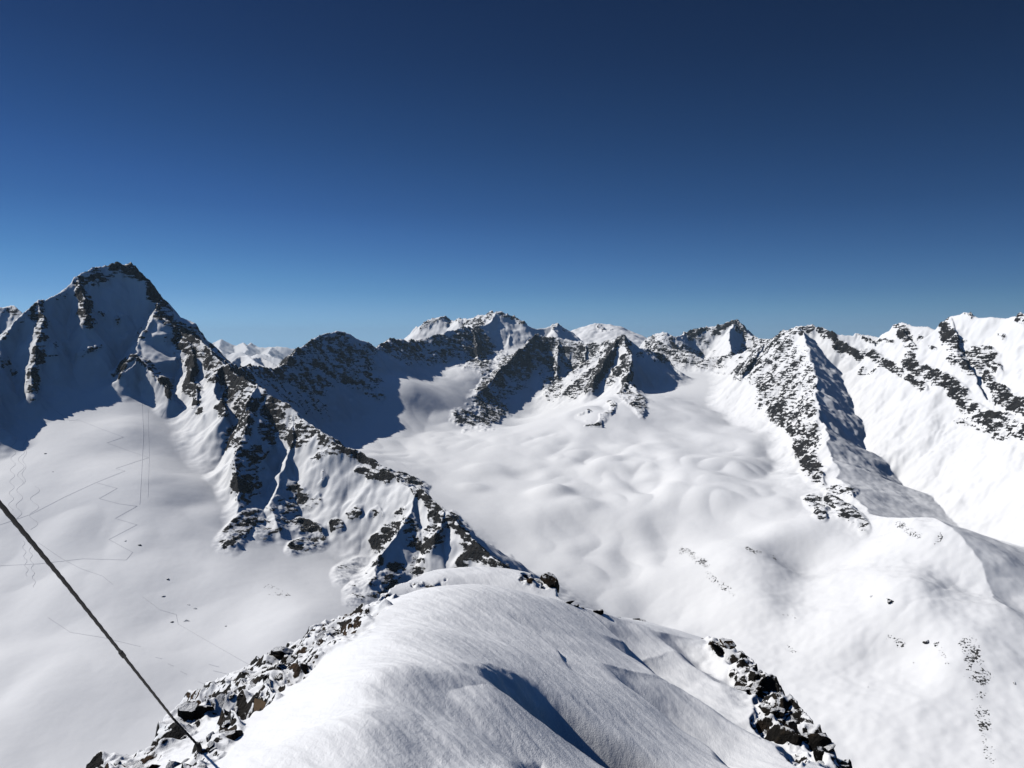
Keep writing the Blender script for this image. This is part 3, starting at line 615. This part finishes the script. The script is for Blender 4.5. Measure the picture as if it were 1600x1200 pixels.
# rock on both flanks
def fg_rock(strokes):
    px, py = project(FX, FY, FH); px = px + 9*fbm(FX/0.5, FY/0.5, 3, 81); py = py + 9*fbm(FX/0.5, FY/0.5, 3, 82)
    out = np.zeros(FX.shape)
    for pts, w, a, r0, r1 in strokes:
        for p, q in zip(pts[:-1], pts[1:]):
            dx, dy = q[0]-p[0], q[1]-p[1]; t = np.clip(((px-p[0])*dx+(py-p[1])*dy)/(dx*dx+dy*dy+1e-6), 0, 1)
            d = np.hypot(px-p[0]-t*dx, py-p[1]-t*dy)
            out = np.maximum(out, np.where((FR > r0) & (FR < r1), a*(1-sstep(0.6*w, 1.3*w, d)), 0))
    return out
frock = fg_rock([([(120, 1230), (235, 1165), (300, 1115), (360, 1075), (420, 1040), (490, 1000), (555, 965)], 28, 1.0, 4.5, 20),
                 ([(300, 1215), (345, 1160), (385, 1105), (440, 1060), (500, 1005), (545, 975)], 17, 1.0, 4, 20),
                 ([(540, 975), (580, 950), (610, 930)], 7, 0.75, 8, 20), ([(655, 917), (690, 917)], 6, 0.9, 13, 20), ([(820, 900), (848, 912)], 6, 1.0, 13, 20),
                 ([(410, 1105), (430, 1080)], 10, 0.75, 4, 9),
                 ([(1125, 1000), (1150, 1015), (1180, 1040), (1210, 1075), (1235, 1110), (1275, 1150), (1330, 1200)], 24, 1.1, 6, 16),
                 ([(1150, 1060), (1170, 1075)], 10, 0.9, 6, 16), ([(1190, 1100), (1210, 1130), (1230, 1160), (1250, 1190)], 12, 0.9, 6, 16), ([(1185, 1120), (1200, 1150)], 8, 0.8, 6, 16),
                 ([(1, 1), (2, 2)], 1, 0.5, 9, 20)])
frock = np.maximum(frock, sstep(0.15, 0.9, dout)*0.62)
fcrag = 0.17*ridged(FX/1.05+0.15*fbm(FX, FY, 2, 53), FY/0.8+FH/1.2, 4, 51, 0.5)
FH = FH + snowy*(swell+grain*(1-np.clip(frock, 0, 1))) + np.clip(frock, 0, 1)*(fcrag-0.17)
du = np.gradient(FH, axis=1)/np.gradient(FA, axis=1)/FR; dv = np.gradient(FH, axis=0)/np.gradient(FR, axis=0)
fsteep = np.hypot(du, dv)
frk = np.clip(frock*(0.30+0.34*np.clip((fsteep-0.5)/1.2, 0, 1.3)), 0, 1)

def ridge_material():
    m, nt, b = nodes_of('near_snow_and_rock')
    pos = N(nt, 'ShaderNodeNewGeometry').outputs['Position']
    at = N(nt, 'ShaderNodeAttribute', attribute_name='rock').outputs['Fac']
    v = math_n(nt, 'ADD', at, math_n(nt, 'MULTIPLY', math_n(nt, 'SUBTRACT', noise(nt, pos, 4.0, 5, 0.6), 0.5), 0.9))
    v = math_n(nt, 'ADD', v, math_n(nt, 'MULTIPLY', math_n(nt, 'SUBTRACT', noise(nt, pos, 16.0, 4, 0.6), 0.5), 0.5))
    v = math_n(nt, 'MULTIPLY', v, ramp(nt, at, [(0.05, (0, 0, 0)), (0.2, (1, 1, 1))]))
    mask = ramp(nt, v, [(0.46, (0, 0, 0)), (0.51, (1, 1, 1))])
    rc = ramp(nt, noise(nt, pos, 3.0, 7, 0.7), [(0.3, (0.010, 0.010, 0.010)), (0.55, (0.026, 0.023, 0.020)), (0.78, (0.085, 0.062, 0.038))])
    rc = mixc(nt, ramp(nt, noise(nt, pos, 0.9, 3, 0.5), [(0.55, (0, 0, 0)), (0.68, (1, 1, 1))]), rc, (0.10, 0.055, 0.025))
    nt.links.new(mixc(nt, mask, SNOW, rc), b.inputs['Base Color'])
    b.inputs['Roughness'].default_value = 0.85; b.inputs['Specular IOR Level'].default_value = 0.2
    mp = N(nt, 'ShaderNodeMapping'); mp.inputs['Rotation'].default_value = (0, 0, R(-28)); mp.inputs['Scale'].default_value = (26, 9, 20)
    nt.links.new(pos, mp.inputs['Vector'])
    sn = math_n(nt, 'ADD', math_n(nt, 'MULTIPLY', noise(nt, mp.outputs[0], 1.0, 4, 0.65), 0.005), math_n(nt, 'MULTIPLY', noise(nt, pos, 110.0, 3, 0.6), 0.0035))
    rh = math_n(nt, 'MULTIPLY', noise(nt, pos, 9.0, 6, 0.65), 0.22)
    bh = math_n(nt, 'ADD', math_n(nt, 'MULTIPLY', rh, mask), math_n(nt, 'MULTIPLY', sn, math_n(nt, 'SUBTRACT', 1.0, mask)))
    bp = N(nt, 'ShaderNodeBump'); bp.inputs['Strength'].default_value = 1.0; bp.inputs['Distance'].default_value = 1.0
    nt.links.new(bh, bp.inputs['Height']); nt.links.new(bp.outputs[0], b.inputs['Normal'])
    return m
M_NEAR = ridge_material()
fgo = grid_mesh('snow_ridge', FX, FY, FH, [M_NEAR], {'rock': frk}); tag(fgo, kind='structure')

# ------------------------------------------------------------------ single rocks
def rock_material(name='rock_with_snow', lo=0.58):
    m, nt, b = nodes_of(name)
    geo = N(nt, 'ShaderNodeNewGeometry'); pos = geo.outputs['Position']
    sx = N(nt, 'ShaderNodeSeparateXYZ'); nt.links.new(geo.outputs['Normal'], sx.inputs[0])
    v = math_n(nt, 'ADD', sx.outputs[2], math_n(nt, 'MULTIPLY', math_n(nt, 'SUBTRACT', noise(nt, pos, 5.0, 4, 0.6), 0.5), 1.3))
    mask = ramp(nt, v, [(lo, (0, 0, 0)), (lo+0.06, (1, 1, 1))])
    rc = ramp(nt, noise(nt, pos, 7.0, 7, 0.7), [(0.3, (0.008, 0.008, 0.008)), (0.52, (0.02, 0.018, 0.016)), (0.75, (0.06, 0.045, 0.03))])
    rc = mixc(nt, ramp(nt, noise(nt, pos, 0.9, 3, 0.5), [(0.55, (0, 0, 0)), (0.68, (1, 1, 1))]), rc, (0.085, 0.048, 0.022))
    nt.links.new(mixc(nt, mask, rc, SNOW), b.inputs['Base Color'])
    b.inputs['Roughness'].default_value = 0.9; b.inputs['Specular IOR Level'].default_value = 0.08
    bh = math_n(nt, 'MULTIPLY', noise(nt, pos, 14.0, 6, 0.7), 0.09)
    bp = N(nt, 'ShaderNodeBump'); bp.inputs['Distance'].default_value = 1.0; nt.links.new(bh, bp.inputs['Height']); nt.links.new(bp.outputs[0], b.inputs['Normal'])
    return m
M_ROCK = rock_material(); M_BARE = rock_material('dark_bare_rock', 0.86)
def plain(name, c, rough=0.8, metal=0.0):
    m, nt, b = nodes_of(name)
    pos = N(nt, 'ShaderNodeTexCoord').outputs['Object']
    nt.links.new(ramp(nt, noise(nt, pos, 30.0, 5, 0.65), [(0.3, tuple(v*0.6 for v in c)), (0.7, tuple(min(v*1.4, 1) for v in c))]), b.inputs['Base Color'])
    b.inputs['Roughness'].default_value = rough; b.inputs['Metallic'].default_value = metal
    return m
def rock_mesh(name, seed, mat, flat=0.6, sub=3, cuts=11):
    rd = random.Random(seed); bm = bmesh.new(); bmesh.ops.create_icosphere(bm, subdivisions=sub, radius=1.0)
    pl = []
    for k in range(cuts):
        n = Vector((rd.gauss(0, 1), rd.gauss(0, 1), rd.gauss(0, 1))).normalized(); pl.append((n, rd.uniform(0.42, 0.8)))
    ax = Vector((rd.uniform(0.7, 1.5), rd.uniform(0.6, 1.1), flat*rd.uniform(0.7, 1.2)))
    for v in bm.verts:
        c = v.co.copy()
        for n, d in pl:
            k = c.dot(n)
            if k > d: c -= n*(k-d)
        c += Vector((rd.uniform(-1, 1), rd.uniform(-1, 1), rd.uniform(-1, 1)))*0.025
        v.co = Vector((c.x*ax.x, c.y*ax.y, c.z*ax.z))
    me = bpy.data.meshes.new(name); bm.to_mesh(me); bm.free(); me.materials.append(mat); return me
BARES = [rock_mesh('rock', 200+k, M_BARE, 0.35+0.08*(k % 5)) for k in range(9)]
ROCKS = [rock_mesh('rock', 100+k, M_ROCK, 0.35+0.08*(k % 5)) for k in range(12)]
def hit_near(px, py): a, t = pix_dir(px, py); return column_hit(a, t, fu, fr_, FH, 0)
def put_rock(p, size, seed, name='rock', mesh=None, tilt=0.5, sink=0.15):
    rd = random.Random(seed)
    o = bpy.data.objects.new(name, mesh or ROCKS[seed % len(ROCKS)]); col.objects.link(o)
    o.location = (p[0], p[1], p[2]-size*sink); o.scale = (size*rd.uniform(.8, 1.25), size*rd.uniform(.8, 1.25), size*rd.uniform(.75, 1.35))
    o.rotation_euler = (rd.uniform(-tilt, tilt), rd.uniform(-tilt, tilt), rd.uniform(0, 6.28)); return o
def line_pt(pts, t):
    L = [math.hypot(b[0]-a[0], b[1]-a[1]) for a, b in zip(pts[:-1], pts[1:])]; s = t*sum(L)
    for (a, b), l in zip(zip(pts[:-1], pts[1:]), L):
        if s <= l: break
        s -= l
    f = min(s/l, 1); return a[0]+(b[0]-a[0])*f, a[1]+(b[1]-a[1])*f
OUT = [(150, 1210), (230, 1158), (280, 1118), (340, 1083), (400, 1048), (460, 1012), (520, 980), (560, 960)]
INN = [(330, 1215), (350, 1160), (395, 1105), (440, 1062), (480, 1025), (510, 1000), (535, 985), (562, 968)]
n = 0
for k in range(62):
    t = rng.uniform(0, 1); s = rng.beta(1.1, 0.9)
    a, b = line_pt(OUT, t), line_pt(INN, t)
    if t < 0.3 and s < 0.55 and rng.uniform() < 0.6: continue
    p = hit_near(a[0]+(b[0]-a[0])*s, a[1]+(b[1]-a[1])*s)
    if p is None or p.length > 22: continue
    px = (5+26*rng.uniform()**2)*(1.25-0.75*t)
    o = put_rock(p, px*p.length/F, 1000+k, tilt=0.9, sink=0.45); n += 1
    tag(o, 'small dark angular rock half buried in snow on the left edge of the snowy ridge', 'rock', 'rocks along the left edge of the snowy ridge')
RT = [(1128, 1003), (1150, 1020), (1180, 1045), (1205, 1070), (1235, 1105), (1262, 1140), (1300, 1170), (1328, 1200)]
RI = [(1118, 1012), (1140, 1040), (1155, 1065), (1175, 1090), (1195, 1125), (1215, 1155), (1240, 1185), (1260, 1205)]
for k in range(34):
    t = rng.uniform(0, 1); s = rng.beta(0.8, 1.5)
    a, b = line_pt(RT, t), line_pt(RI, t); q = [a[0]+(b[0]-a[0])*s, a[1]+(b[1]-a[1])*s]; p = hit_near(*q)
    while (p is None or p.length > 22) and q[0] > 900: q[0] -= 4; p = hit_near(*q)
    if p is None or p.length > 22: continue
    o = put_rock(p, rng.uniform(7, 24)*p.length/F, 2000+k, mesh=BARES[k % 9], tilt=0.9, sink=0.45)
    tag(o, 'black shaded rock in the crag on the right edge of the snowy ridge', 'rock', 'rocks in the crag on the right edge of the snowy ridge')
for k in range(11):
    q = [885+k*11.5+rng.uniform(-4, 4), 915+k*4.6+rng.uniform(-1, 3)]; p = None
    while p is None and q[1] < 1000: q[1] += 1.5; p = hit_near(*q)
    if p is None or p.length > 22: continue
    o = put_rock(p, rng.uniform(8, 17)*(1-0.04*k)*p.length/F, 2500+k, mesh=BARES[k % 9], tilt=0.3, sink=0.35)
    tag(o, 'low dark rock in the ridge lip falling away right of the black boulder', 'rock', 'low rocks in the lip right of the black boulder')
def single(px, py, w, seed, label, name='boulder', flat=0.6, cat='boulder', sink=0.2, sub=3, far=False):
    p = None
    for k in range(14):
        p = hit_far(px, py) if far else hit_near(px, py)
        if p is not None: break
        py += 2
    if p is None: print('no hit', px, py); return None
    me = rock_mesh(name, seed, M_ROCK if far or seed in (18, 19) else M_BARE, flat, sub)
    return tag(put_rock(p, w*0.5*p.length/F, seed, name, me, 0.15, sink), label, cat)
single(862, 912, 40, 11, 'black boulder jutting out where the snowy ridge breaks off, beside the rounded snow hump', flat=0.9, sink=0.1)
single(1138, 1003, 34, 14, 'dark rock block sticking out at the top of the right crag against the white valley', flat=0.7)
single(1098, 988, 9, 15, 'tiny dark stone alone on the right skyline of the snowy ridge, left of the crag')
single(675, 916, 26, 16, 'low dark rock poking out of the far snow hump, left of its middle', flat=0.4)
single(838, 902, 20, 17, 'small dark rock at the right end of the far snow hump', flat=0.5)
single(296, 1112, 34, 18, 'rounded snow-capped boulder on the left skyline of the rocks, next to the steel cable', flat=1.1, sink=0.0)
single(443, 1022, 34, 19, 'snow-capped boulder on the left skyline halfway along the row of rocks', flat=0.8, sink=0.0)
single(545, 962, 30, 20, 'brown rock at the far upper end of the left row of rocks', flat=0.5)
single(365, 1150, 44, 21, 'large dark mossy block just left of the smooth snow, above the cable anchor', flat=0.8)
M_OCHRE = plain('ochre_rock', (0.085, 0.05, 0.02), 0.95)
_p = hit_near(412, 1100)
if _p is not None:
    o = put_rock(_p, 20*_p.length/F, 5, 'rock', rock_mesh('rock', 77, M_OCHRE, 0.9, 3), 0.1, 0.55); o.rotation_euler = (0.1, 0.2, R(35)); o.scale = (o.scale[0]*0.55, o.scale[1]*1.7, o.scale[2])
    tag(o, 'ochre brown rock face showing through the smooth snow edge above the cable anchor', 'rock')
# boulders lying far below in the valley
FARB = [(291, 970, 11, 'round dark boulder with a snow cap, largest on the left valley floor'),
        (269, 972, 6, 'small boulder just left of the largest boulder on the left valley floor'),
        (305, 951, 7, 'flat snow-capped boulder above the largest boulder on the left valley floor'),
        (295, 944, 5, 'small boulder just left of the flat snow-capped boulder on the left valley floor'),
        (257, 932, 7, 'low dark boulder on the left valley slope, below a pair of stones'),
        (262, 905, 6, 'double stone highest up on the left valley slope, under the snow slope of the spur'),
        (353, 978, 4, 'tiny lone stone on the left valley floor, nearest to the rocks of the ridge'),
        (218, 852, 5, 'dark round stone right beside the zigzag ski track'),
        (196, 845, 5, 'white snow-capped stone just left of the dark round stone by the zigzag ski track'),
        (83, 737, 6, 'small snowy boulder on the upper left snowfield beside the ski turns'),
        (71, 709, 4, 'tiny dark stone on the upper left snowfield, above the small snowy boulder'),
        (1391, 940, 10, 'dark rock on the right snow slope above the short blue hollow'),
        (1447, 1001, 10, 'black boulder sitting in the white slope left of the stony patch at right'),
        (1362, 931, 5, 'small stone left of the dark rock on the right snow slope'),
        (1227, 905, 6, 'dark stone on the shaded flank of the rounded snow knoll'),
        (1029, 883, 4, 'tiny dark stone alone on the open glacier, right of centre'),
        (1428, 1035, 4, 'tiny lone stone under the black boulder on the right slope'),
        (1585, 1067, 4, 'tiny dark stone near the right edge of the picture'),
        (1357, 1073, 3, 'tiny stone in the bright snow right of the crag')]
for k, (px, py, w, lab) in enumerate(FARB): single(px, py, w*1.15, 300+k, lab, far=True, flat=0.7, sub=2)

# ------------------------------------------------------------------ steel cable
def tube(name, pts, rad, mat, sides=10, parent=None, twist=0.0):
    bm = bmesh.new(); rings = []
    for i, p in enumerate(pts):
        p = Vector(p); d = (Vector(pts[min(i+1, len(pts)-1)])-Vector(pts[max(i-1, 0)])).normalized()
        u = d.cross(Vector((0, 0, 1))).normalized(); w = d.cross(u)
        rr = rad[i] if isinstance(rad, (list, tuple)) else rad
        ring = []
        for k in range(sides):
            a = 2*math.pi*k/sides + twist*i
            q = rr*(1+0.10*math.cos(3*2*math.pi*k/sides)) if twist else rr
            ring.append(bm.verts.new(p+u*math.cos(a)*q+w*math.sin(a)*q))
        rings.append(ring)
    for a, b in zip(rings[:-1], rings[1:]):
        for k in range(sides): bm.faces.new((a[k], a[(k+1) % sides], b[(k+1) % sides], b[k]))
    bm.faces.new(rings[0][::-1]); bm.faces.new(rings[-1])
    me = bpy.data.meshes.new(name); bm.to_mesh(me); bm.free(); me.materials.append(mat)
    for f in me.polygons: f.use_smooth = True
    o = bpy.data.objects.new(name, me); col.objects.link(o); o.parent = parent; return o
M_STEEL = plain('rusty_steel', (0.008, 0.0055, 0.005), 0.8, 0.0)
anchor = hit_near(312, 1172); print('anchor', anchor)
ra = anchor.length
A0 = Vector(P(-420, 330, 1.5)); A1 = Vector(P(-2, 785, 2.75)); A2_ = Vector(P(100, 908, 3.45)); A3 = Vector(P(190, 1021, 4.35)); A4 = Vector(P(270, 1122, ra*0.93)); A5 = anchor + Vector((0, 0, 0.02))
key = [A0, A1, A2_, A3, A4, A5]; cpts = []
for a, b in zip(key[:-1], key[1:]):
    for k in range(60): cpts.append(a.lerp(b, k/60))
cpts.append(A5)
root = bpy.data.objects.new('steel_cable', None); col.objects.link(root); root.location = anchor
tag(root, 'taut dark rusty steel cable running down from the left edge to the rocks', 'cable')
org = root.location.copy(); loc = [p-org for p in cpts]
tube('wire', loc, 0.0073, M_STEEL, 12, root, 0.35)
c0 = A3-org; dcb = (A4-A3).normalized()
tube('clamp', [c0-dcb*0.03, c0-dcb*0.02, c0+dcb*0.05, c0+dcb*0.06], [0.009, 0.0115, 0.0115, 0.009], M_STEEL, 12, root)
tube('anchor_bolt', [Vector((0.02, 0.03, -0.15)), Vector((0.0, 0.0, 0.0)), Vector((-0.01, 0.0, 0.045))], [0.02, 0.018, 0.014], M_STEEL, 10, root)

# ------------------------------------------------------------------ ski tracks laid on the snowfields as raised strips
M_TRACK = bpy.data.materials.new('track_shade_snow'); M_TRACK.use_nodes = True
M_TRACK.node_tree.nodes['Principled BSDF'].inputs['Base Color'].default_value = (0.70, 0.71, 0.74, 1); M_TRACK.node_tree.nodes['Principled BSDF'].inputs['Roughness'].default_value = 0.9  # greyer than the snow: shade of the grooves put into the colour
def track(pts, width=1.2):
    co = []
    for a, b in zip(pts[:-1], pts[1:]):
        n = max(2, int(math.hypot(b[0]-a[0], b[1]-a[1])/3))
        for k in range(n):
            p = hit_far(a[0]+(b[0]-a[0])*k/n, a[1]+(b[1]-a[1])*k/n)
            if p is not None: co.append(p)
    if len(co) < 3: return
    bm = bmesh.new(); rows = []
    for i, p in enumerate(co):
        d = co[min(i+1, len(co)-1)]-co[max(i-1, 0)]; d.z = 0
        if d.length < 1e-6: d = Vector((1, 0, 0))
        d.normalize(); nrm = Vector((-d.y, d.x, 0))
        def gz(q):
            a = math.atan2(q.x, q.y); r = math.hypot(q.x, q.y)
            j = min(max(int(np.searchsorted(AZ, a))-1, 0), len(AZ)-2); k = min(max(int(np.searchsorted(RR, r))-1, 0), len(RR)-2)
            f = (a-AZ[j])/(AZ[j+1]-AZ[j]); g = (r-RR[k])/(RR[k+1]-RR[k])
            return (HH[k, j]*(1-f)+HH[k, j+1]*f)*(1-g)+(HH[k+1, j]*(1-f)+HH[k+1, j+1]*f)*g
        row = []
        for sd, h in ((-0.5, 0.06), (-0.2, 0.26), (0.2, 0.26), (0.5, 0.06)):
            q = p+nrm*width*sd; row.append(bm.verts.new((q.x, q.y, gz(q)+h)))
        rows.append(row)
    for a, b in zip(rows[:-1], rows[1:]):
        for k in range(3): bm.faces.new((a[k], a[k+1], b[k+1], b[k]))
    bmesh.ops.recalc_face_normals(bm, faces=bm.faces)
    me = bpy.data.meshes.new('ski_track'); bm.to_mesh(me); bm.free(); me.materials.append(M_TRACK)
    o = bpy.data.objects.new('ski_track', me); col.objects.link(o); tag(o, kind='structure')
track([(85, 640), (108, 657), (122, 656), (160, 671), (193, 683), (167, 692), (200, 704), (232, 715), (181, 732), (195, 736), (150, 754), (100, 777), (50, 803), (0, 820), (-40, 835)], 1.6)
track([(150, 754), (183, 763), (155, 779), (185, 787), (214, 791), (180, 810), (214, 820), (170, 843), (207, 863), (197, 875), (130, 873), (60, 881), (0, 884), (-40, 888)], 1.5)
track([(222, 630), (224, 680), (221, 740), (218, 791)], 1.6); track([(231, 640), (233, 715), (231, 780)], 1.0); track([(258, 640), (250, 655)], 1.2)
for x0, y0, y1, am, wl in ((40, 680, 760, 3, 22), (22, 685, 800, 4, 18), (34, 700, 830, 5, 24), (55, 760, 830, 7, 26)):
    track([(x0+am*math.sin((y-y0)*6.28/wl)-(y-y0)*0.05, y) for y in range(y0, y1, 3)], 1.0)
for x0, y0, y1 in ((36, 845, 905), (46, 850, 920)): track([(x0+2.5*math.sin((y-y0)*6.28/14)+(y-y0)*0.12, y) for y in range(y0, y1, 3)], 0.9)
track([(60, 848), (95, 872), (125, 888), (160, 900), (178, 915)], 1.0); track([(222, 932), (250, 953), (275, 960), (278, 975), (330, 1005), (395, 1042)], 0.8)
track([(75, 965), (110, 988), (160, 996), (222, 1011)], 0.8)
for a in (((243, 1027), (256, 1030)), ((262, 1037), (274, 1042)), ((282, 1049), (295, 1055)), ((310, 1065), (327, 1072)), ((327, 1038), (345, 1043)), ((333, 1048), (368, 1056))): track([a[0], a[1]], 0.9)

# ------------------------------------------------------------------ thin blue mountain air
def haze_box():
    x0, x1, y0, y1, z0, z1 = -24000, 24000, -10000, 24000, -1800, float(max(HH.max(), 250.0))+60
    co = [(x, y, z) for z in (z0, z1) for y in (y0, y1) for x in (x0, x1)]
    me = bpy.data.meshes.new('haze'); me.from_pydata(co, [], [(0, 2, 3, 1), (4, 5, 7, 6), (0, 1, 5, 4), (2, 6, 7, 3), (0, 4, 6, 2), (1, 3, 7, 5)]); me.update()
    o = bpy.data.objects.new('haze', me); col.objects.link(o); tag(o, kind='stuff')
    m = bpy.data.materials.new('mountain_air'); m.use_nodes = True; nt = m.node_tree
    nt.nodes.remove(nt.nodes['Principled BSDF'])
    v = nt.nodes.new('ShaderNodeVolumePrincipled'); v.inputs['Color'].default_value = (0.55, 0.78, 1.0, 1); v.inputs['Density'].default_value = 2.2e-5; v.inputs['Anisotropy'].default_value = 0.0
    nt.links.new(v.outputs[0], nt.nodes['Material Output'].inputs['Volume']); me.materials.append(m)
haze_box()
scene.cycles.volume_bounces = 0
